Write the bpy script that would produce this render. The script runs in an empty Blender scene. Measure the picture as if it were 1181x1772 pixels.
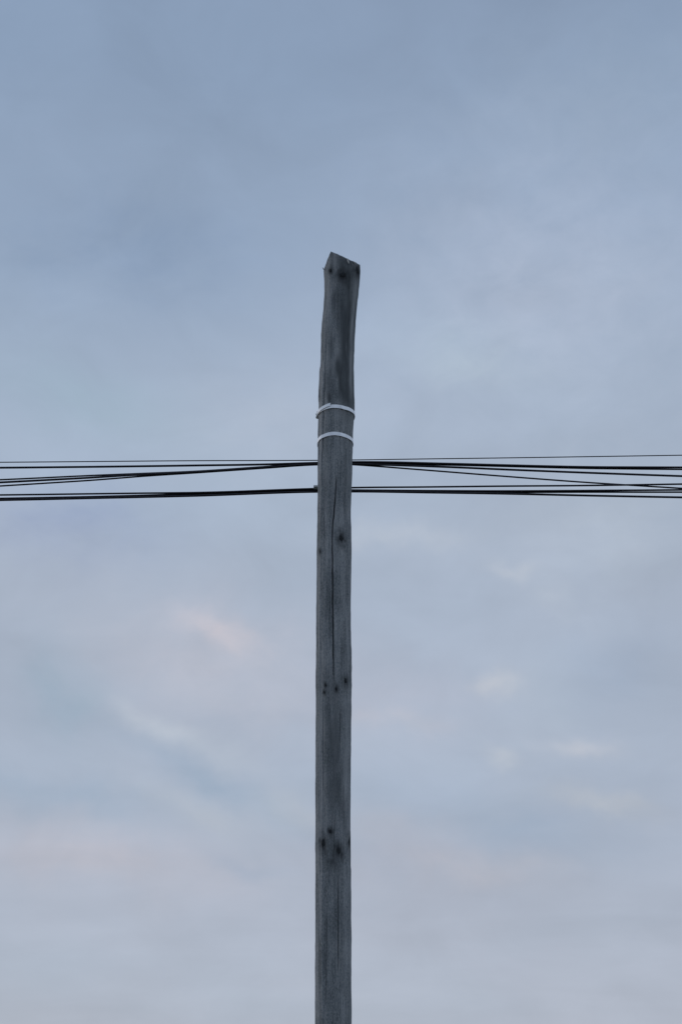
import bpy, math, random
import numpy as np

R = math.radians
sc = bpy.context.scene
col = sc.collection
random.seed(7)
rng = np.random.default_rng(11)

# ------------------------------------------------------------------ camera
PW, PH = 1181.0, 1772.0          # size of the photograph, used to measure angles
F = 2600.0                       # focal length in photograph pixels
PITCH = R(27.0)
CAM_Z = 1.6
cam_d = bpy.data.cameras.new('camera')
cam = bpy.data.objects.new('camera', cam_d)
col.objects.link(cam)
cam.location = (0, 0, CAM_Z)
cam.rotation_euler = (math.pi / 2 + PITCH, 0, 0)
cam_d.sensor_fit = 'HORIZONTAL'
cam_d.sensor_width = 36.0
cam_d.lens = 36.0 * F / PW
cam_d.clip_end = 10000
sc.camera = cam
CP, SP = math.cos(PITCH), math.sin(PITCH)


def ray(px, py):
    a = (px - PW / 2) / F
    b = (PH / 2 - py) / F
    return a, CP - b * SP, SP + b * CP


def at(px, py, Y):
    """point of the place seen at a photograph pixel, on the upright plane y = Y"""
    dx, dy, dz = ray(px, py)
    t = Y / dy
    return dx * t, Y, CAM_Z + dz * t


def depth(Y, z):
    return Y * CP + (z - CAM_Z) * SP


def azel(px, py):
    dx, dy, dz = ray(px, py)
    n = math.sqrt(dx * dx + dy * dy + dz * dz)
    return math.atan2(dx, dy), math.asin(dz / n)


# ------------------------------------------------------------------ colour helper
def lin(c):
    c = c / 255.0
    return c / 12.92 if c <= 0.04045 else ((c + 0.055) / 1.055) ** 2.4


def L3(r, g, b):
    return (lin(r), lin(g), lin(b))


# ------------------------------------------------------------------ world: dusk sky under thin cloud
SUN_AZ, SUN_EL = R(-62), R(9)
BG = 0.1
w = bpy.data.worlds.new('World')
sc.world = w
w.use_nodes = True
nt = w.node_tree
nt.nodes.clear()


def N(t, **kw):
    n = nt.nodes.new(t)
    for k, v in kw.items():
        setattr(n, k, v)
    return n


def lk(a, b):
    nt.links.new(a, b)


def mth(op, a, b=None, c=None):
    n = N('ShaderNodeMath', operation=op)
    for i, v in enumerate((a, b, c)):
        if v is None:
            continue
        if isinstance(v, (int, float)):
            n.inputs[i].default_value = v
        else:
            lk(v, n.inputs[i])
    return n.outputs[0]


def vmth(op, a, b=None, s=None):
    n = N('ShaderNodeVectorMath', operation=op)
    for i, v in enumerate((a, b)):
        if v is None:
            continue
        if isinstance(v, tuple):
            n.inputs[i].default_value = v
        else:
            lk(v, n.inputs[i])
    if s is not None:
        if isinstance(s, (int, float)):
            n.inputs['Scale'].default_value = s
        else:
            lk(s, n.inputs['Scale'])
    return n.outputs['Value'] if op in ('LENGTH', 'DOT_PRODUCT') else n.outputs[0]


tc = N('ShaderNodeTexCoord')
sep = N('ShaderNodeSeparateXYZ')
lk(tc.outputs['Generated'], sep.inputs[0])
X, Y_, Z = sep.outputs
AZ = mth('ARCTAN2', X, Y_)
EL = mth('ARCSINE', mth('MINIMUM', mth('MAXIMUM', Z, -1.0), 1.0))

# the cloud deck: direction carried onto a level sheet, so clouds crowd towards the horizon
zz = mth('ADD', mth('MAXIMUM', Z, 0.0), 0.22)
cmb = N('ShaderNodeCombineXYZ')
lk(mth('DIVIDE', X, zz), cmb.inputs[0])
lk(mth('DIVIDE', Y_, zz), cmb.inputs[1])
DECK = cmb.outputs[0]


def noise(vec, scale, detail, rough=0.5, rot=0.0, stretch=(1, 1, 1), off=(0, 0, 0), dist=0.0):
    m = N('ShaderNodeMapping')
    lk(vec, m.inputs['Vector'])
    m.inputs['Rotation'].default_value = (0, 0, rot)
    m.inputs['Scale'].default_value = stretch
    m.inputs['Location'].default_value = off
    n = N('ShaderNodeTexNoise')
    lk(m.outputs[0], n.inputs['Vector'])
    n.inputs['Scale'].default_value = scale
    n.inputs['Detail'].default_value = detail
    n.inputs['Roughness'].default_value = rough
    n.inputs['Distortion'].default_value = dist
    return n


# height ramp of the cloud deck
ramp = N('ShaderNodeValToRGB')
lk(mth('DIVIDE', EL, math.pi / 2), ramp.inputs[0])
stops = [(0, (180, 186, 197)), (7, (179, 186, 201)), (13.7, (176, 185, 202)), (16.5, (171, 182, 200)),
         (21, (173, 184, 202)), (26.7, (171, 184, 203)), (31, (167, 182, 203)), (37.5, (155, 173, 198)),
         (43, (145, 165, 192)), (55, (138, 158, 186)), (90, (134, 154, 183))]
el_ = ramp.color_ramp.elements
while len(el_) < len(stops):
    el_.new(0.5)
for e, (d, c) in zip(el_, stops):
    e.position = d / 90.0
    e.color = (*L3(*c), 1)
skyc = ramp.outputs[0]

# soft cloud mottling everywhere
n1 = noise(DECK, 1.6, 3.0, 0.5, R(25), (1, 1.5, 1), (3.1, 0.4, 0))
n2 = noise(DECK, 5.0, 4.0, 0.55, R(-24), (0.7, 1.7, 1), (1.7, 5.2, 0), 0.3)
m1 = mth('MULTIPLY', mth('SUBTRACT', n1.outputs['Fac'], 0.5), 0.26)
m2 = mth('MULTIPLY', mth('SUBTRACT', n2.outputs['Fac'], 0.5), 0.11)
n4 = noise(tc.outputs['Generated'], 12.0, 5.0, 0.55, 0.0, (1.0, 1.0, 1.5), (4.4, 8.1, 0.3), 0.5)
m4 = mth('MULTIPLY', mth('SUBTRACT', n4.outputs['Fac'], 0.5), 0.23)
m2 = mth('ADD', m2, m4)
gain = mth('ADD', mth('ADD', m1, m2), 1.0)
skyc = vmth('SCALE', skyc, None, gain)
# thin spots take a trace of pink low down, of blue high up
n3 = noise(DECK, 2.2, 2.0, 0.5, 0.4, (1, 1, 1), (7.7, 2.2, 0))
pk = mth('MULTIPLY', mth('SUBTRACT', n3.outputs['Fac'], 0.5), 0.08)
cp = N('ShaderNodeCombineXYZ')
lk(mth('ADD', pk, 1.0), cp.inputs[0])
cp.inputs[1].default_value = 1.0
lk(mth('SUBTRACT', 1.0, mth('MULTIPLY', pk, 0.3)), cp.inputs[2])
skyc = vmth('MULTIPLY', skyc, cp.outputs[0])

# single cloud wisps and thin patches, by bearing and height above the horizon
ae = N('ShaderNodeCombineXYZ')
lk(AZ, ae.inputs[0])
lk(EL, ae.inputs[1])
wn = noise(ae.outputs[0], 22.0, 3.0, 0.55)
warp = vmth('SCALE', vmth('SUBTRACT', wn.outputs['Color'], (0.5, 0.5, 0.5)), None, 0.035)
flat = vmth('MULTIPLY', vmth('ADD', ae.outputs[0], warp), (1, 1, 0))
patches = [  # x, y, sx, sy, tilt, colour change
    (230, 450, 230, 80, 0, (-7, -6, -4)), (120, 905, 120, 50, 0, (-11, -10, -4)), (930, 480, 230, 190, 0, (14, 12, 11)),
    (470, 730, 120, 70, 0, (6, 4, 2)), (385, 1102, 62, 18, 24, (18, 9, 4)), (340, 1150, 170, 90, 15, (11, 6, 3)),
    (310, 1278, 95, 15, 22, (10, 9, 6)), (370, 1355, 140, 18, 24, (-9, -5, -3)), (340, 1405, 85, 20, 20, (7, 5, 2)),
    (500, 1400, 50, 20, 10, (8, 5, 1)), (690, 932, 75, 14, 2, (11, 8, 4)), (885, 985, 32, 10, 5, (11, 8, 4)),
    (958, 1040, 25, 20, 20, (7, 6, 4)), (858, 1187, 28, 14, 0, (16, 11, 5)), (1005, 1300, 42, 13, 14, (15, 10, 5)),
    (870, 1302, 20, 10, 15, (12, 9, 4)), (1050, 1392, 65, 13, 14, (11, 7, 1)), (880, 1430, 170, 40, 10, (-6, -3, -1)),
    (680, 1435, 70, 22, 5, (5, 2, 0)), (850, 1500, 90, 20, 6, (8, 4, 1)), (720, 1490, 150, 40, 3, (4, 1, 0)), (680, 1250, 65, 13, 5, (7, 3, 0)),
    (150, 1480, 170, 40, 5, (11, 4, 0)), (110, 1190, 45, 55, -30, (-9, -3, -2)), (1060, 910, 130, 80, 0, (8, 7, 5)),
    (1070, 1150, 70, 50, 0, (-5, -3, -1)), (110, 1380, 110, 22, 6, (-7, -3, -1)), (520, 1080, 40, 25, -30, (6, 4, 3)),
    (700, 1210, 120, 60, 0, (4, 1, 0)), (420, 1500, 60, 10, 8, (-7, -4, -2)), (1080, 150, 180, 80, 0, (3, 3, 2)),
    (940, 1215, 60, 60, 0, (3, 3, 2)), (800, 620, 90, 40, 10, (4, 5, 2)), (170, 700, 120, 40, 8, (-1, 2, 0)),
]
total = None
for (px, py, sx, sy, tilt, dc) in patches:
    a, e = azel(px, py)
    m = N('ShaderNodeMapping', vector_type='TEXTURE')
    lk(flat, m.inputs['Vector'])
    m.inputs['Location'].default_value = (a, e, 0)
    m.inputs['Rotation'].default_value = (0, 0, -R(tilt))
    m.inputs['Scale'].default_value = (1.3 * sx / F / math.cos(e), 1.3 * sy / F, 1)
    d = vmth('LENGTH', m.outputs[0])
    g = mth('EXPONENT', mth('MULTIPLY', mth('MULTIPLY', d, d), -1.0))
    base = (166, 179, 198)
    dl = tuple(lin(base[i] + dc[i]) - lin(base[i]) for i in range(3))
    v = vmth('SCALE', dl, None, g)
    total = v if total is None else vmth('ADD', total, v)
n5 = noise(ae.outputs[0], 30.0, 4.0, 0.6, R(-20), (0.8, 1.3, 1), (2.0, 1.0, 0), 0.4)
skyc = vmth('ADD', skyc, vmth('SCALE', total, None, mth('ADD', 0.2, mth('MULTIPLY', n5.outputs['Fac'], 1.7))))

sky = N('ShaderNodeTexSky', sky_type='NISHITA')
sky.sun_disc = False
sky.sun_elevation = SUN_EL
sky.sun_rotation = SUN_AZ
sky.altitude = 100
mix = N('ShaderNodeMix', data_type='RGBA')
mix.inputs[0].default_value = 0.9                      # how closed the cloud is
lk(sky.outputs[0], mix.inputs[6])
lk(vmth('SCALE', skyc, None, 1.0 / BG), mix.inputs[7])
bg = N('ShaderNodeBackground')
bg.inputs['Strength'].default_value = BG
lk(mix.outputs[2], bg.inputs['Color'])
wo = N('ShaderNodeOutputWorld')
lk(bg.outputs[0], wo.inputs['Surface'])

# ------------------------------------------------------------------ sun, low behind the cloud
sd = bpy.data.lights.new('sun', 'SUN')
sd.energy = 0.4
sd.angle = R(20)
sd.color = (1.0, 0.95, 0.93)
so = bpy.data.objects.new('sun', sd)
col.objects.link(so)
so.rotation_euler = (math.pi / 2 - SUN_EL, 0, math.pi - SUN_AZ)

sc.view_settings.view_transform = 'Standard'
sc.view_settings.look = 'None'
sc.view_settings.exposure = 0.0
sc.view_settings.gamma = 1.0
sc.view_settings.use_curve_mapping = False


# ------------------------------------------------------------------ helpers
def mat(name):
    m = bpy.data.materials.new(name)
    m.use_nodes = True
    t = m.node_tree
    return m, t, t.nodes['Principled BSDF']


def link_mesh(name, verts, faces, m, parent=None, smooth=True):
    me = bpy.data.meshes.new(name)
    me.from_pydata([tuple(map(float, v)) for v in verts], [], faces)
    if smooth:
        me.polygons.foreach_set('use_smooth', [True] * len(me.polygons))
    me.materials.append(m)
    me.update()
    o = bpy.data.objects.new(name, me)
    col.objects.link(o)
    if parent:
        o.parent = parent
    return o


def tag(o, label, cat=None, group=None):
    o['label'] = label
    if cat:
        o['category'] = cat
    if group:
        o['group'] = group
    return o


def sm(a, b, x):
    t = np.clip((x - a) / (b - a), 0, 1)
    return t * t * (3 - 2 * t)


def vnoise(u, v, seed):
    """smooth value noise on two coordinates"""
    g = np.random.default_rng(seed).random((64, 64))
    iu, iv = np.floor(u).astype(int), np.floor(v).astype(int)
    fu, fv = u - iu, v - iv
    fu, fv = fu * fu * (3 - 2 * fu), fv * fv * (3 - 2 * fv)
    q = lambda i, j: g[i % 64, j % 64]
    return (q(iu, iv) * (1 - fu) + q(iu + 1, iv) * fu) * (1 - fv) + (q(iu, iv + 1) * (1 - fu) + q(iu + 1, iv + 1) * fu) * fv


# ------------------------------------------------------------------ materials
def wood_material():
    m, t, p = mat('weathered_grey_wood')
    n = t.nodes.new
    l = t.links.new
    co = n('ShaderNodeTexCoord')

    def tex(scale3, sc_, det, rough=0.6):
        mp = n('ShaderNodeMapping')
        l(co.outputs['Object'], mp.inputs[0])
        mp.inputs['Scale'].default_value = scale3
        x = n('ShaderNodeTexNoise')
        l(mp.outputs[0], x.inputs['Vector'])
        x.inputs['Scale'].default_value = sc_
        x.inputs['Detail'].default_value = det
        x.inputs['Roughness'].default_value = rough
        return x.outputs['Fac']

    fib = tex((1, 1, 0.035), 170, 3)        # fibres along the trunk
    streak = tex((1, 1, 0.06), 36, 4)       # broader weather streaks
    blot = tex((1, 1, 0.3), 14, 5)           # patches
    fleck = tex((1, 1, 0.45), 200, 3)        # speckle of lichen and dirt

    def M(op, a, b):
        x = n('ShaderNodeMath')
        x.operation = op
        for i, v in enumerate((a, b)):
            if isinstance(v, (int, float)):
                x.inputs[i].default_value = v
            else:
                l(v, x.inputs[i])
        return x.outputs[0]

    s = M('ADD', M('MULTIPLY', M('SUBTRACT', fib, 0.5), 0.55), M('MULTIPLY', M('SUBTRACT', streak, 0.5), 1.3))
    s = M('ADD', s, M('MULTIPLY', M('SUBTRACT', blot, 0.5), 1.2))
    s = M('ADD', s, M('MULTIPLY', M('SUBTRACT', fleck, 0.5), 1.7))
    s = M('ADD', s, 0.5)
    rp = n('ShaderNodeValToRGB')
    l(s, rp.inputs[0])
    e = rp.color_ramp.elements
    e[0].position, e[0].color = 0.05, (0.125, 0.140, 0.150, 1)
    e[1].position, e[1].color = 0.95, (0.430, 0.440, 0.455, 1)
    x = e.new(0.5)
    x.color = (0.262, 0.280, 0.297, 1)
    # damp stain, and the dark heart of the knots with painted crack shade
    st = n('ShaderNodeAttribute')
    st.attribute_name = 'damp'
    kn = n('ShaderNodeAttribute')
    kn.attribute_name = 'knot'
    sf = M('MULTIPLY', st.outputs['Fac'], M('ADD', M('MULTIPLY', streak, 0.8), M('MULTIPLY', fleck, 0.7)))
    mx = n('ShaderNodeMix')
    mx.data_type = 'RGBA'
    l(sf, mx.inputs[0])
    l(rp.outputs[0], mx.inputs[6])
    mx.inputs[7].default_value = (0.046, 0.056, 0.062, 1)
    bl = n('ShaderNodeAttribute')
    bl.attribute_name = 'pale_wood'
    mb = n('ShaderNodeMix')
    mb.data_type = 'RGBA'
    l(M('MULTIPLY', bl.outputs['Fac'], M('ADD', 0.3, streak)), mb.inputs[0])
    l(mx.outputs[2], mb.inputs[6])
    mb.inputs[7].default_value = (0.46, 0.47, 0.485, 1)
    kf = M('MULTIPLY', kn.outputs['Fac'], M('ADD', 0.45, M('MULTIPLY', fleck, 1.1)))
    kc = n('ShaderNodeMath')
    kc.operation = 'MINIMUM'
    l(kf, kc.inputs[0])
    kc.inputs[1].default_value = 1.0
    mk = n('ShaderNodeMix')
    mk.data_type = 'RGBA'
    l(kc.outputs[0], mk.inputs[0])
    l(mb.outputs[2], mk.inputs[6])
    mk.inputs[7].default_value = (0.026, 0.030, 0.034, 1)
    l(mk.outputs[2], p.inputs['Base Color'])
    p.inputs['Roughness'].default_value = 0.85
    p.inputs['Specular IOR Level'].default_value = 0.3
    bp = n('ShaderNodeBump')
    bp.inputs['Strength'].default_value = 0.8
    bp.inputs['Distance'].default_value = 0.003
    l(M('ADD', M('ADD', fib, streak), M('MULTIPLY', fleck, 0.4)), bp.inputs['Height'])
    l(bp.outputs[0], p.inputs['Normal'])
    return m


def simple(name, base, rough, metal=0.0, var=0.2, scale=40, bump=0.0, spec=0.5):
    m, t, p = mat(name)
    co = t.nodes.new('ShaderNodeTexCoord')
    x = t.nodes.new('ShaderNodeTexNoise')
    t.links.new(co.outputs['Object'], x.inputs['Vector'])
    x.inputs['Scale'].default_value = scale
    x.inputs['Detail'].default_value = 4
    rp = t.nodes.new('ShaderNodeValToRGB')
    t.links.new(x.outputs['Fac'], rp.inputs[0])
    rp.color_ramp.elements[0].position = 0.3
    rp.color_ramp.elements[1].position = 0.7
    rp.color_ramp.elements[0].color = (*[c * (1 - var) for c in base], 1)
    rp.color_ramp.elements[1].color = (*[c * (1 + var) for c in base], 1)
    t.links.new(rp.outputs[0], p.inputs['Base Color'])
    p.inputs['Roughness'].default_value = rough
    p.inputs['Metallic'].default_value = metal
    p.inputs['Specular IOR Level'].default_value = spec
    if bump:
        b = t.nodes.new('ShaderNodeBump')
        b.inputs['Strength'].default_value = bump
        b.inputs['Distance'].default_value = 0.002
        t.links.new(x.outputs['Fac'], b.inputs['Height'])
        t.links.new(b.outputs[0], p.inputs['Normal'])
    return m


WOOD = wood_material()
KNOT = simple('dark_knot_wood', (0.030, 0.034, 0.038), 0.9, var=0.35, scale=120, bump=0.8, spec=0.2)
PALE = simple('fresh_split_wood', (0.55, 0.54, 0.52), 0.8, var=0.15, scale=90)
STEEL = simple('galvanised_strap_steel', (0.80, 0.81, 0.83), 0.45, metal=0.85, var=0.14, scale=28)
ZINC = simple('dull_zinc', (0.62, 0.63, 0.65), 0.5, metal=0.7, var=0.15, scale=80)
PALEGREY = simple('pale_grey_plastic', (0.72, 0.74, 0.78), 0.5, var=0.08, scale=80)
BLACK = simple('black_cable_sheath', (0.019, 0.017, 0.027), 0.5, var=0.3, scale=50, bump=0.2, spec=0.4)
GROUND = simple('grass_field', (0.050, 0.060, 0.040), 0.95, var=0.45, scale=0.6, bump=0.4, spec=0.2)

# ------------------------------------------------------------------ ground, well below the picture
bm_v, bm_f = [], []
S = 3000.0
gx = np.concatenate([-np.geomspace(S, 4, 12), np.linspace(-3, 3, 5), np.geomspace(4, S, 12)])
for j, yy in enumerate(gx):
    for i, xx in enumerate(gx):
        r = math.hypot(xx, yy - 7.6)
        bm_v.append((xx, yy, 0.0 if r > 2 else 0.0))
n = len(gx)
for j in range(n - 1):
    for i in range(n - 1):
        a = j * n + i
        bm_f.append((a, a + 1, a + 1 + n, a + n))
g = link_mesh('ground', bm_v, bm_f, GROUND)
g['kind'] = 'structure'

# ------------------------------------------------------------------ the wooden pole
D = 7.7                                           # metres from the camera, along the ground
Lx = np.array([(466, 561.2), (478, 561.8), (490, 562.6), (510, 562.0), (530, 560.8), (545, 559.4), (560, 557.7),
               (580, 556.3), (620, 555.4), (635, 554.7), (640, 553.6), (670, 552.3), (690, 551.5), (703, 551.8),
               (720, 550.9), (760, 550.4), (800, 550.1), (850, 549.9), (900, 549.6), (950, 548.9), (990, 548.4),
               (1060, 547.5), (1120, 547.2), (1190, 546.5), (1200, 546.9), (1360, 546.3), (1520, 546.2),
               (1772, 545.6), (2050, 545.0), (2330, 544.0)])
Rx = np.array([(458, 622.9), (466, 623.4), (472, 623.6), (490, 622.2), (505, 620.8), (522, 618.9), (540, 617), (570, 614.6), (600, 613.5),
               (620, 613.0), (640, 612.6), (670, 613.2), (700, 613.8), (720, 613.6), (740, 611.7), (760, 610.9),
               (790, 609.9), (820, 609.5), (850, 608.3), (870, 607.8), (895, 607.2), (920, 608.2), (950, 608.6),
               (990, 608.0), (1050, 607.0), (1098, 607.4), (1116, 608.2), (1126, 609.0), (1190, 608.9), (1210, 608.3), (1280, 607.8),
               (1360, 607.2), (1376, 607.5), (1402, 606.8), (1498, 607.2), (1505, 608.0), (1560, 607.8), (1772, 608.3),
               (2050, 608.8), (2330, 610)])


def z_of(py, Y):
    return at(PW / 2, py, Y)[2]


ZS = np.array([z_of(y, D) for y in range(380, 3400, 4)])
YS = np.array([y for y in range(380, 3400, 4)], float)


def py_of(z):
    return np.interp(z, ZS[::-1], YS[::-1])


def prof(z):
    """centre x and radius of the trunk at height z"""
    py = py_of(z)
    l = np.interp(py, Lx[:, 0], Lx[:, 1])
    r = np.interp(py, Rx[:, 0], Rx[:, 1])
    dep = D * CP + (z - CAM_Z) * SP
    return ((l + r) / 2 - PW / 2) / F * dep, (r - l) / 2 / F * dep


def top_px(px):
    """picture line of the sawn top: steep left bevel, long right slope"""
    return np.interp(px, [540, 559.5, 561.2, 566.6, 573.7, 586, 598, 611, 622.7, 640],
                     [500, 474, 466, 451, 436, 441.2, 446.6, 452.4, 458.4, 467])


# columns: dense on the side that faces the road, sparse behind (angle 0 = towards the camera)
th = np.concatenate([np.linspace(-1.75, 1.75, 281), np.linspace(1.75, 2 * math.pi - 1.75, 60)[1:-1]])
nc = len(th)
# mirrored partner of each column for the cap is found by x later
Z0 = -0.05
zt_nom = z_of(470, D)
zr = np.concatenate([np.linspace(Z0, 2.6, 50)[:-1], np.linspace(2.6, zt_nom, 470)])
nr = len(zr)
TH, ZR = np.meshgrid(th, zr)
# the sawn top: each column runs up to the cut line, which is level from front to back
blend_rows = 70
zb = zr[nr - 1 - blend_rows]
for c in range(nc):
    zt = zt_nom
    for _ in range(4):
        c_, r_ = prof(np.array(min(zt, z_of(459, D))))
        x_ = float(c_) + float(r_) * math.sin(th[c])
        yfr = D - abs(float(r_) * math.cos(th[c]))
        zt = z_of(float(top_px(PW / 2 + x_ * F / depth(yfr, zt))), yfr)
    t = (zr[nr - 1 - blend_rows:] - zb) / (zt_nom - zb)
    ZR[nr - 1 - blend_rows:, c] = zb + t * (zt - zb)
cx, rad = prof(np.minimum(ZR, z_of(459, D)))
# not truly round: slow swell round the trunk that dies out at the silhouette
sil = np.cos(TH) ** 2
lump = (vnoise(TH * 1.6 + 20, ZR * 1.3 + 3, 1) - 0.5) * 0.010 * sil
ridge = (vnoise(TH * 9 + 30, ZR * 0.7 + 9, 2) - 0.5) * 0.0045
fine = (vnoise(TH * 28 + 40, ZR * 2.2 + 1, 3) - 0.5) * 0.0022
rr = rad + lump + ridge + fine
rr += (vnoise(TH * 3 + 5, ZR * 9, 4) - 0.5) * 0.0022 + (vnoise(TH * 6 + 5, ZR * 26, 14) - 0.5) * 0.0018

PYv = py_of(ZR)
PXv = PW / 2 + (cx + rad * np.sin(TH)) * F / ((D - rad * np.cos(TH)) * CP + (ZR - CAM_Z) * SP)
# front points stand nearer: their picture row is shifted up
PYf = PH / 2 - F * ((ZR - CAM_Z) * CP - (D - rad * np.cos(TH)) * SP) / ((D - rad * np.cos(TH)) * CP + (ZR - CAM_Z) * SP)
front = np.cos(TH) > 0


def crack(path, half, deep, y0, y1):
    p = np.array(path, float)
    xc = np.interp(PYf, p[:, 0], p[:, 1])
    wob = (vnoise(PYf / 9.0, PYf * 0 + 3.3, 8) - 0.5) * 0.8
    half = half * (0.65 + 0.9 * vnoise(PYf / 14.0 + half, PYf * 0 + 1.7, 9))
    d = np.abs(PXv - xc - wob) / half
    fade = sm(y0, y0 + 40, PYf) * (1 - sm(y1 - 60, y1, PYf))
    return np.where(front, np.exp(-d ** 4) * fade * deep, 0.0)


CR = crack([(815, 582.3), (860, 581), (880, 579), (898, 577.5), (902, 576.6), (940, 575.4), (1000, 576.2), (1040, 575.8), (1060, 576.5), (1190, 577.8)],
           0.95, 0.020, 815, 1190)
CR2 = crack([(640, 563), (700, 561), (760, 559), (790, 558), (830, 557.4)], 0.7, 0.010, 640, 830)
CR3 = crack([(1400, 580), (1480, 577.5), (1520, 577)], 0.5, 0.004, 1390, 1520)
CR4 = crack([(470, 577), (560, 575), (640, 573)], 0.8, 0.004, 470, 640)
checks = np.zeros_like(rr)
for (y0, y1, xa, xb, hw_, dp) in ((975, 1110, 566.5, 565.5, 0.5, 0.005), (1010, 1165, 571.5, 570.0, 0.4, 0.004), (870, 965, 562, 560.5, 0.4, 0.004),
                                  (1205, 1330, 590, 589, 0.45, 0.004), (1225, 1400, 559.5, 558.5, 0.45, 0.005), (500, 640, 607, 600.5, 0.5, 0.005),
                                  (520, 690, 567.5, 561.5, 0.45, 0.005), (480, 600, 586, 583.5, 0.4, 0.004), (770, 900, 599, 597.5, 0.45, 0.004),
                                  (905, 1075, 600, 599, 0.4, 0.004), (1340, 1520, 596, 595, 0.5, 0.005), (715, 830, 588.5, 587.5, 0.35, 0.003),
                                  (1500, 1700, 585, 586, 0.6, 0.008), (1560, 1760, 566, 564, 0.5, 0.006), (1130, 1230, 601, 600.5, 0.4, 0.004)):
    checks += crack([(y0, xa), (y1, xb)], hw_, dp, y0, y1)
rr = rr - CR - CR2 - CR3 - CR4 - checks
lip = crack([(815, 582.3), (860, 581), (880, 579), (898, 577.5), (902, 576.6), (940, 575.4), (1000, 576.2), (1040, 575.8), (1060, 576.5), (1190, 577.8)],
            2.6, 0.0022, 815, 1190)
rr += np.where(CR < 0.002, lip, 0)

# knots: x, y, half width, half height (in picture pixels), darkness
knots = [(573.0, 469, 2.6, 4.6, 1.0), (594.0, 477.0, 7.5, 7.0, 0.95), (619.0, 469, 4.5, 8.0, 1.0),
         (590.5, 932, 5.0, 8.5, 1.0), (554.5, 955, 1.9, 4.2, 0.95), (598.8, 1178, 4.0, 7.0, 0.7),
         (564.2, 1186, 2.0, 3.4, 1.0), (562.2, 1198, 2.0, 3.6, 1.0), (581.8, 1192, 2.6, 5.0, 0.9),
         (571.5, 1438, 3.8, 5.5, 0.9), (559.5, 1459, 5.0, 10.5, 0.85), (586.3, 1472, 4.8, 9.0, 0.95),
         (605.5, 1457, 3.0, 9.5, 0.85), (575.5, 1493, 6.0, 5.5, 0.5), (571.5, 690, 2.2, 8.0, 0.45), (553.2, 683, 1.2, 7.0, 0.6)]
knots = [(a, b, c * (1.3 if c > 2.2 else 1.15), d * (1.25 if c > 2.2 else 1.1), e) for (a, b, c, d, e) in knots]
KN_SHADE = np.zeros_like(rr)
for (kx, ky, kw, kh, kd) in knots:
    wx = (vnoise(PXv * 0.35 + ky, PYf * 0.22, 21) - 0.5) * 0.9
    d2 = ((PXv - kx) / kw + wx) ** 2 + ((PYf - ky) / kh + wx) ** 2
    KN_SHADE = np.maximum(KN_SHADE, np.where(front, np.exp(-d2 * 0.6) * kd, 0))
    rr += np.where(front, np.exp(-d2 * 0.45) * 0.0030 - np.exp(-d2 * 1.6) * 0.0030, 0)

# damp dark areas of the wood, as the photograph shows them
def blob(px, py, sx, sy, a):
    wv = (vnoise(PXv * 0.12 + 7, PYf * 0.03 + 2, 31) - 0.5) * 1.1
    return np.where(front, a * np.exp(-(((PXv - px) / sx + wv) ** 2 + ((PYf - py) / sy + wv * 0.6) ** 2)), 0)


DM = (blob(600, 560, 14, 90, 1.0) + blob(592, 590, 16, 110, 0.35) + blob(596, 480, 17, 24, 0.6) + blob(597, 660, 14, 40, 0.9) + blob(606, 690, 9, 26, 0.7)
      + blob(578, 520, 3.4, 22, 0.6) + blob(572, 640, 5, 60, 0.45) + blob(580, 1250, 13, 70, 0.55) + blob(580, 1360, 16, 80, 0.62)
      + blob(586, 450, 9, 12, 0.5) + blob(572, 1170, 12, 40, 0.25) + blob(580, 1490, 18, 30, 0.35)
      + blob(598, 840, 5, 50, 0.3) + blob(575, 850, 14, 40, 0.2) + blob(604, 450, 9, 10, 0.5) + blob(571, 695, 4, 14, 0.5)
      + blob(580, 1620, 18, 90, 0.35))
DM = np.clip(DM, 0, 1)
edge = np.interp(PYf, Rx[:, 0], Rx[:, 1])
BL = np.where(front, np.exp(-((PXv - edge + 5.5) / 3.0) ** 2) * sm(478, 500, PYf) * (1 - sm(660, 720, PYf)), 0) * 0.75  # paler strip following the right outline of the trunk
BL += np.where(front, np.exp(-((PXv - edge + 9) / 4.0) ** 2) * sm(1080, 1140, PYf) * (1 - sm(1330, 1420, PYf)), 0) * 0.3
BL += blob(567, 500, 4.5, 40, 0.3) + blob(577, 450, 6, 9, 0.35) + blob(556, 1300, 5, 110, 0.25) + blob(590, 1010, 9, 90, 0.2)
BL += blob(600, 770, 7, 50, 0.2) + blob(556, 770, 3, 60, 0.3)
BL = np.clip(BL * (0.5 + vnoise(PXv * 0.9, PYf * 0.05, 51)), 0, 1)
KN_SHADE = np.clip(KN_SHADE + np.clip(CR / 0.020, 0, 1) * 0.25, 0, 1)  # main crack darkened by its depth: shade put into the colour

VX = cx + rr * np.sin(TH)
VY = D - rr * np.cos(TH)
VZ = ZR.copy()

def surf(a_, z, win=0.0):
    """radius of the finished wood at an angle and height; win = highest point within that half-angle"""
    a_ = (a_ + math.pi) % (2 * math.pi) - math.pi
    thw = np.where(th > math.pi, th - 2 * math.pi, th)
    best = None
    for dz in ((-0.012, -0.006, 0.0, 0.006, 0.012) if win else (0.0,)):
        j = int(np.clip(np.searchsorted(zr, z + dz), 0, nr - 1))
        da = np.abs((thw - a_ + math.pi) % (2 * math.pi) - math.pi)
        r_ = float(rr[j][da <= win].max()) if win and (da <= win).any() else float(rr[j][int(da.argmin())])
        best = r_ if best is None else max(best, r_)
    return best


pole = bpy.data.objects.new('utility_pole', None)
col.objects.link(pole)
PX0 = float(prof(np.array(0.0))[0])
pole.location = (PX0, D, 0)
tag(pole, 'bare weathered grey wooden pole with slanted sawn top, standing upright against the sky', 'utility pole')

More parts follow.
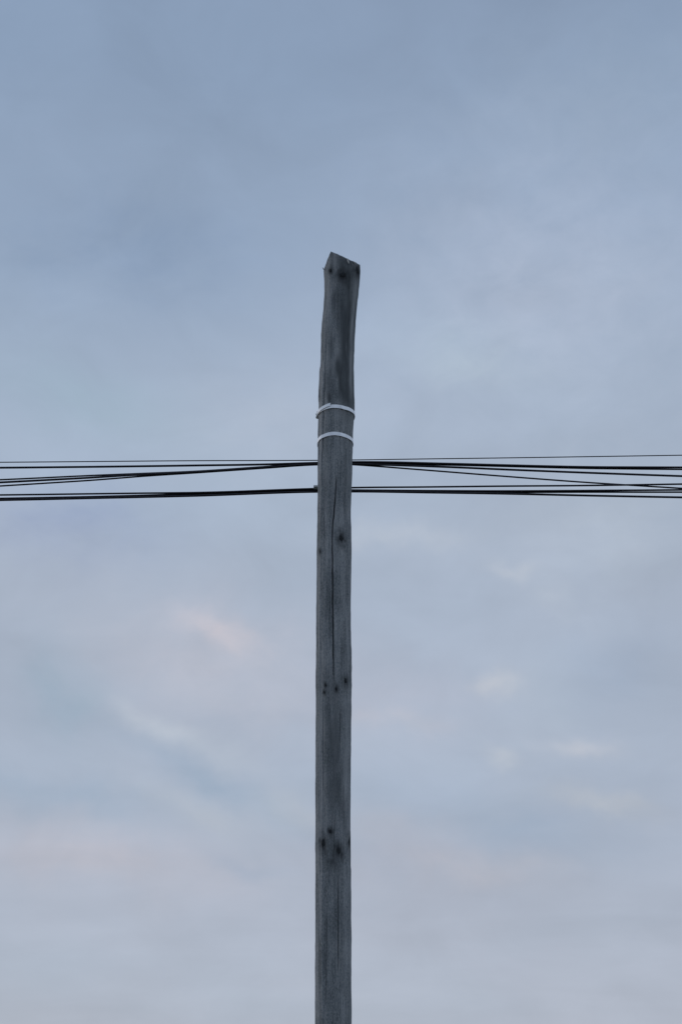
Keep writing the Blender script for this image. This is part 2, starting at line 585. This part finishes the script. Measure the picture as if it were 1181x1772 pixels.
verts = np.stack([VX - PX0, VY - D, VZ], axis=-1).reshape(-1, 3)
faces = []
for j in range(nr - 1):
    b0, b1 = j * nc, (j + 1) * nc
    for i in range(nc):
        k = (i + 1) % nc
        faces.append((b0 + i, b0 + k, b1 + k, b1 + i))
# cap: join each front column to the back rim by strips of equal x
toprow = (nr - 1) * nc
nf = 281
verts = verts.tolist()
i0, i1 = toprow, toprow + nf - 1
mid = []
for i in range(nf):
    a = verts[toprow + i]
    mid.append(len(verts))
    verts.append([a[0], min(a[1] + 2 * abs(a[1]) * 0.5, 0.0) if a[1] < 0 else a[1], a[2] - 0.001])
for i in range(nf - 1):
    faces.append((toprow + i, toprow + i + 1, mid[i + 1], mid[i]))
back = [toprow + i for i in range(nf, nc)]
bx = [verts[b][0] for b in back]
loop_back = [i1] + back + [i0]
mi = nf - 1
# walk the back rim from +x to -x against the mid line from +x to -x
a = 0
while a < len(loop_back) - 1:
    xb = verts[loop_back[a + 1]][0]
    while mi > 0 and verts[mid[mi]][0] > xb:
        faces.append((mid[mi], loop_back[a], mid[mi - 1]))
        mi -= 1
    faces.append((mid[mi], loop_back[a], loop_back[a + 1]))
    a += 1
while mi > 0:
    faces.append((mid[mi], loop_back[-1], mid[mi - 1]))
    mi -= 1

shaft = link_mesh('shaft', verts, faces, WOOD, pole)
pad = np.zeros(nf)
for nm, arr in (('damp', DM), ('knot', KN_SHADE), ('pale_wood', BL)):
    at_ = shaft.data.attributes.new(nm, 'FLOAT', 'POINT')
    at_.data.foreach_set('value', np.concatenate([arr.reshape(-1), pad]).astype(np.float32))


# a point on the trunk surface under a picture pixel (pole-local) with its outward direction
def on_surface(px, py, lift=0.0):
    Yq = D - 0.09
    for _ in range(8):
        x, _y, z = at(px, py, Yq)
        c, r = prof(np.array(z))
        s = max(-0.999, min(0.999, (x - float(c)) / float(r)))
        Yq = D - float(r) * math.sqrt(1 - s * s)
    ang = math.asin(s)
    return x, Yq, z, ang, float(c), float(r)


def knot_piece(kx, ky, kw, kh):
    """hard dark heart of a knot: a low, lumpy oval button set into the trunk"""
    x, yq, z, ang, c, r = on_surface(kx, ky)
    ppm = (D * CP + (z - CAM_Z) * SP) / F
    hw = min(kw * ppm * 0.6 / max(math.cos(ang), 0.45), 0.03)
    hh = kh * ppm * 0.6 / CP
    v, f = [], []
    K, RG = 14, 4
    jit = [random.uniform(0.75, 1.2) for _ in range(K)]
    for q in range(RG + 1):
        u = 1 - q / RG
        for k in range(K):
            a_ = 2 * math.pi * k / K
            du = u * hw * jit[k] * math.cos(a_) / r
            dz = u * hh * jit[k] * math.sin(a_)
            lift = -0.003 + 0.0052 * math.sqrt(max(0.0, 1 - u * u)) - (0.002 if q == RG else 0)
            aa = ang + du
            cc, rc = prof(np.array(z + dz))
            rs = surf(aa, z + dz)
            v.append((float(cc) + (rs + lift) * math.sin(aa) - PX0, -(rs + lift) * math.cos(aa), z + dz))
    for q in range(RG):
        for k in range(K):
            k2 = (k + 1) % K
            f.append((q * K + k, q * K + k2, (q + 1) * K + k2, (q + 1) * K + k))
    f.append(tuple(RG * K + k for k in range(K)))
    o = link_mesh('knot', v, f, KNOT, shaft)
    return o


for (kx, ky, kw, kh, kd) in knots[:13]:
    knot_piece(kx, ky, kw, kh)


def sliver(p0, p1, wpx, m, lift, name='splinter', out=0.0):
    """a thin split-off sliver of wood lying along the trunk"""
    pts = []
    n_ = 6
    for k in range(n_):
        t = k / (n_ - 1)
        px, py = p0[0] + (p1[0] - p0[0]) * t, p0[1] + (p1[1] - p0[1]) * t
        x, yq, z, ang, c, r = on_surface(px, py)
        if z < zb:
            r = surf(ang, z)
        else:
            r += 0.0035
        half = wpx / 2 * 0.0036 * (0.35 + 0.65 * math.sin(math.pi * min(1, 0.15 + t * 0.8)))
        for s in (-1, 1):
            for o_ in (lift, lift + 0.003):
                aa = ang + s * half / r
                pts.append((c + (r + o_ + out * t) * math.sin(aa) - PX0, -(r + o_ + out * t) * math.cos(aa), z))
    f = []
    for k in range(n_ - 1):
        a_, b_ = k * 4, (k + 1) * 4
        for (i, j) in ((0, 1), (1, 3), (3, 2), (2, 0)):
            f.append((a_ + i, a_ + j, b_ + j, b_ + i))
    f.append((0, 1, 3, 2))
    e = (n_ - 1) * 4
    f.append((e, e + 2, e + 3, e + 1))
    return link_mesh(name, pts, f, m, shaft, smooth=False)


tag(sliver((601.2, 449.0), (603.4, 457.5), 3.2, PALE, 0.001), 'pale sliver of fresh split wood below the sawn top')
tag(sliver((611.5, 453.5), (614.5, 458.5), 1.8, PALE, 0.001), 'small pale sliver of split wood near the right top corner')
sliver((562.6, 468.0), (561.7, 463.5), 1.5, WOOD, 0.0005, out=0.006)

# ------------------------------------------------------------------ steel straps round the pole
def strap_ring(py_mid, tilt, half_w, lift, thick, a0=-math.pi, a1=math.pi, roll=0.0, nseg=120, rise=0.0, closed=True, cut=0.0):
    """ribbon that hugs the trunk; tilt lowers its back (radians), roll lowers its right side; rise lifts it towards a1"""
    x, yq, z, ang, c, r = on_surface(580, py_mid)
    v, f = [], []
    m_ = nseg if closed else nseg + 1
    for k in range(m_):
        a_ = a0 + (a1 - a0) * k / nseg
        zc = z + r * (math.cos(a_) - 1) * math.tan(tilt) - r * math.sin(a_) * math.tan(roll) + rise * k / nseg
        cc, rc = prof(np.array(zc))
        ca = float(cc)
        rb = 0.25 * (2 * surf(a_, zc, 0.14) + surf(a_ - 0.07, zc, 0.14) + surf(a_ + 0.07, zc, 0.14)) + lift
        sh = cut if (not closed and k == nseg) else 0.0
        for (o_, h) in ((0, -half_w), (thick, -half_w), (thick, half_w), (0, half_w)):
            aa = a_ + (sh / rb if h < 0 else 0)
            v.append((ca + (rb + o_) * math.sin(aa), D - (rb + o_) * math.cos(aa), zc + h))
    for k in range(nseg):
        a_, b_ = (k % m_) * 4, ((k + 1) % m_) * 4
        for i in range(4):
            j = (i + 1) % 4
            f.append((a_ + i, b_ + i, b_ + j, a_ + j))
    if not closed:
        f.append((0, 1, 2, 3))
        e = (m_ - 1) * 4
        f.append((e + 3, e + 2, e + 1, e))
    return v, f, (float(prof(np.array(z))[0]), D, z)


def build_at(name, v, f, m, origin, parent=None, smooth=False):
    v = [(a - origin[0], b - origin[1], c - origin[2]) for (a, b, c) in v]
    return link_mesh(name, v, f, m, parent, smooth)


def strap(py_mid, tilt, roll, label, tail):
    v, f, org = strap_ring(py_mid, tilt, 0.0115, 0.0016, 0.0012, roll=roll)
    root = bpy.data.objects.new('steel_strap', None)
    col.objects.link(root)
    root.location = org
    tag(root, label, 'strap', 'steel straps round the pole')
    build_at('band', v, f, STEEL, org, root)
    if tail:
        # free end doubled back over the band, cut to a point
        v, f, _ = strap_ring(py_mid, tilt, 0.0105, 0.0050, 0.0014, a0=-1.50, a1=-0.27, roll=roll, nseg=30, rise=0.013, closed=False, cut=-0.004)
        v = [(a, b, c - 0.001) for (a, b, c) in v]
        build_at('free_end', v, f, STEEL, org, root)
        # buckle: a folded sleeve with two ears at the left edge of the trunk
        v, f, _ = strap_ring(py_mid, tilt, 0.0125, 0.0030, 0.0065, a0=-1.75, a1=-1.30, roll=roll, nseg=8, closed=False)
        bk = build_at('buckle', v, f, STEEL, org, root)
        for s in (-1, 1):
            v, f, _ = strap_ring(py_mid, tilt, 0.0018, 0.0105, 0.0035, a0=-1.70, a1=-1.52, roll=roll, nseg=6, closed=False)
            v = [(a, b, c + s * 0.0105) for (a, b, c) in v]
            build_at('ear', v, f, STEEL, org, bk)
    return root


strap(704.2, R(-2.5), R(0), 'upper bright steel strap round the pole, with a pointed free end at its left', True)
strap(751.3, R(1.5), R(0), 'lower bright steel strap round the pole, plain closed band just above the cables', False)

# ------------------------------------------------------------------ cables behind the pole
CABLE_Y = D + 0.118
cables = [
    ('thin_wire', 1.45, 0.034, 'hair-thin topmost wire, rising slightly to the right of the pole',
     [(71, 799.5), (340, 797.3), (549, 796.6), (610, 796.0), (730, 794.3), (870, 792.5), (1110, 788.9)]),
    ('cable', 3.0, 0.0, 'black cable just under the topmost wire, left of the pole running alone for longest',
     [(71, 808.8), (200, 807.4), (340, 805.5), (458, 803.7), (549, 801.0), (610, 799.7), (780, 802.6), (870, 804.9), (1030, 808.3), (1110, 808.7)]),
    ('cable', 2.3, 0.012, 'black cable uppermost of the three that fan downward left of the pole',
     [(71, 827.0), (160, 822.8), (230, 820.0), (340, 815.5), (458, 807.6), (549, 801.3), (610, 801.4), (780, 804.8), (870, 807.0), (1030, 810.8), (1110, 811.7)]),
    ('cable', 3.0, 0.003, 'black cable in the middle of the three fanning downward left of the pole',
     [(71, 831.2), (160, 826.4), (230, 822.0), (340, 816.9), (458, 808.9), (549, 802.9), (610, 802.9), (700, 805.6), (780, 808.4), (870, 812.3), (1030, 818.6), (1110, 821.5)]),
    ('cable', 2.3, 0.022, 'thin black cable slanting steeply down to the right, crossing onto the lower cables',
     [(71, 836.7), (160, 831.0), (250, 824.0), (340, 818.2), (458, 810.2), (549, 804.3), (610, 804.0), (628, 805.2), (730, 813.0), (870, 824.0), (1030, 835.8), (1110, 840.8)]),
    ('cable', 2.5, 0.001, 'uppermost of the lower black cables, level and separate right of the pole',
     [(71, 855.7), (160, 854.5), (250, 853.4), (340, 852.4), (549, 845.5), (610, 843.9), (730, 842.8), (870, 841.3), (1030, 840.0), (1110, 838.8)]),
    ('cable', 2.6, 0.012, 'black cable at the top of the thick lower bundle right of the pole',
     [(71, 861.3), (160, 859.5), (340, 854.6), (549, 847.6), (610, 848.1), (740, 849.1), (870, 849.7), (1030, 848.8), (1110, 848.3)]),
    ('cable', 2.4, 0.023, 'black cable between its two neighbours in the thick lower bundle',
     [(71, 863.0), (160, 860.8), (340, 856.2), (549, 849.4), (610, 849.5), (740, 850.9), (870, 851.9), (1030, 851.6), (1110, 851.7)]),
    ('cable', 3.0, 0.002, 'lowest black cable of all, parting downward from the lower bundle at right',
     [(71, 864.0), (160, 862.0), (340, 857.9), (549, 851.0), (610, 850.6), (740, 852.3), (870, 854.3), (1030, 857.8), (1110, 859.4)]),
]


def hermite(xs, ys, q):
    """smooth curve through the measured points"""
    xs, ys = np.array(xs, float), np.array(ys, float)
    sl = np.diff(ys) / np.diff(xs)
    h = np.diff(xs)
    m = np.empty_like(ys)
    m[0], m[-1] = sl[0], sl[-1]
    m[1:-1] = (sl[:-1] * h[1:] + sl[1:] * h[:-1]) / (h[1:] + h[:-1])
    i = np.clip(np.searchsorted(xs, q) - 1, 0, len(xs) - 2)
    t = (q - xs[i]) / h[i]
    return ((2 * t ** 3 - 3 * t ** 2 + 1) * ys[i] + (t ** 3 - 2 * t ** 2 + t) * h[i] * m[i]
            + (-2 * t ** 3 + 3 * t ** 2) * ys[i + 1] + (t ** 3 - t ** 2) * h[i] * m[i + 1])


def tube(path, rad_, sides=10):
    v, f = [], []
    for k, p in enumerate(path):
        p = np.array(p)
        a_ = np.array(path[max(k - 1, 0)])
        b_ = np.array(path[min(k + 1, len(path) - 1)])
        t = b_ - a_
        t /= np.linalg.norm(t)
        u = np.cross(t, (0, 0, 1))
        u /= np.linalg.norm(u)
        w_ = np.cross(u, t)
        for s in range(sides):
            a2 = 2 * math.pi * s / sides
            v.append(tuple(p + rad_ * (math.cos(a2) * u + math.sin(a2) * w_)))
    for k in range(len(path) - 1):
        for s in range(sides):
            s2 = (s + 1) % sides
            f.append((k * sides + s, k * sides + s2, (k + 1) * sides + s2, (k + 1) * sides + s))
    f.append(tuple(range(sides))[::-1])
    e = (len(path) - 1) * sides
    f.append(tuple(e + s for s in range(sides)))
    return v, f


for ci, (nm, dia, dy, label, pts) in enumerate(cables):
    Yc = CABLE_Y + dy
    xs, ys = [p[0] for p in pts], [p[1] for p in pts]
    q = np.linspace(71, 1110, 90)
    yy = hermite(xs, ys, q)
    mid_pts = [at(a_, b_, Yc) for a_, b_ in zip(q, yy)]

    def run_out(p, p_in, sgn):
        """hang on past the measured stretch in a shallow catenary"""
        s0 = (p[2] - p_in[2]) / abs(p[0] - p_in[0])
        out = []
        for k in range(1, 41):
            d = 0.55 * k
            out.append((p[0] + sgn * d, p[1], p[2] + s0 * d + 0.0035 * d * d * (1 if s0 < 0.01 else 0.2)))
        return out
    left = run_out(mid_pts[0], mid_pts[6], -1)[::-1]
    right = run_out(mid_pts[-1], mid_pts[-7], 1)
    path = left + mid_pts + right
    # origin where the cable passes behind the pole
    org = at(580, float(hermite(xs, ys, np.array([580.0]))[0]), Yc)
    path = [(a_ - org[0], b_ - org[1], c_ - org[2]) for a_, b_, c_ in path]
    r_m = 1.24 * dia / 2 * depth(Yc, org[2]) / F
    v, f = tube(path, r_m)
    o = link_mesh(nm, v, f, BLACK)
    o.location = org
    tag(o, label, 'wire' if nm == 'thin_wire' else 'cable', 'overhead lines passing behind the pole')

# ------------------------------------------------------------------ clamp behind the pole on the lower cables
cx0, cy0, cz0 = at(546.0, 843.6, CABLE_Y - 0.004)
px_, rx_ = prof(np.array(cz0))
px_, rx_ = float(px_), float(rx_)
root = bpy.data.objects.new('cable_clamp', None)
col.objects.link(root)
org = (px_, D + rx_, cz0)
root.location = org
tag(root, 'small pale grey clamp tip showing left of the pole, on the lower cables', 'clamp')


def rbox(x0, x1, y0, y1, z0, z1, b=0.002):
    v, f = [], []
    for (zz_, ins) in ((z0, b), (z0 + b, 0), (z1 - b, 0), (z1, b)):
        x_a, x_b, y_a, y_b = x0 + ins, x1 - ins, y0 + ins, y1 - ins
        v += [(x_a, y_a, zz_), (x_b, y_a, zz_), (x_b, y_b, zz_), (x_a, y_b, zz_)]
    for k in range(3):
        for i in range(4):
            j = (i + 1) % 4
            f.append((k * 4 + i, k * 4 + j, k * 4 + 4 + j, k * 4 + 4 + i))
    f += [(3, 2, 1, 0), (12, 13, 14, 15)]
    return v, f


xl = at(543.2, 843.6, CABLE_Y)[0] - org[0]
v, f = rbox(xl, 0.06, -0.012, 0.040, -0.009, 0.003)
link_mesh('jaw', v, f, PALEGREY, root, smooth=False)
v, f = rbox(-0.045, 0.045, -0.012, -0.006, -0.050, 0.050)
link_mesh('back_plate', v, f, ZINC, root, smooth=False)
v, f = rbox(-0.030, 0.030, -0.006, 0.044, -0.048, -0.040)
link_mesh('lower_jaw', v, f, ZINC, root, smooth=False)
v, f = tube([(0.02, 0.050, -0.055), (0.02, 0.050, 0.0), (0.02, 0.050, 0.020)], 0.005, 8)
link_mesh('bolt', v, f, ZINC, root)
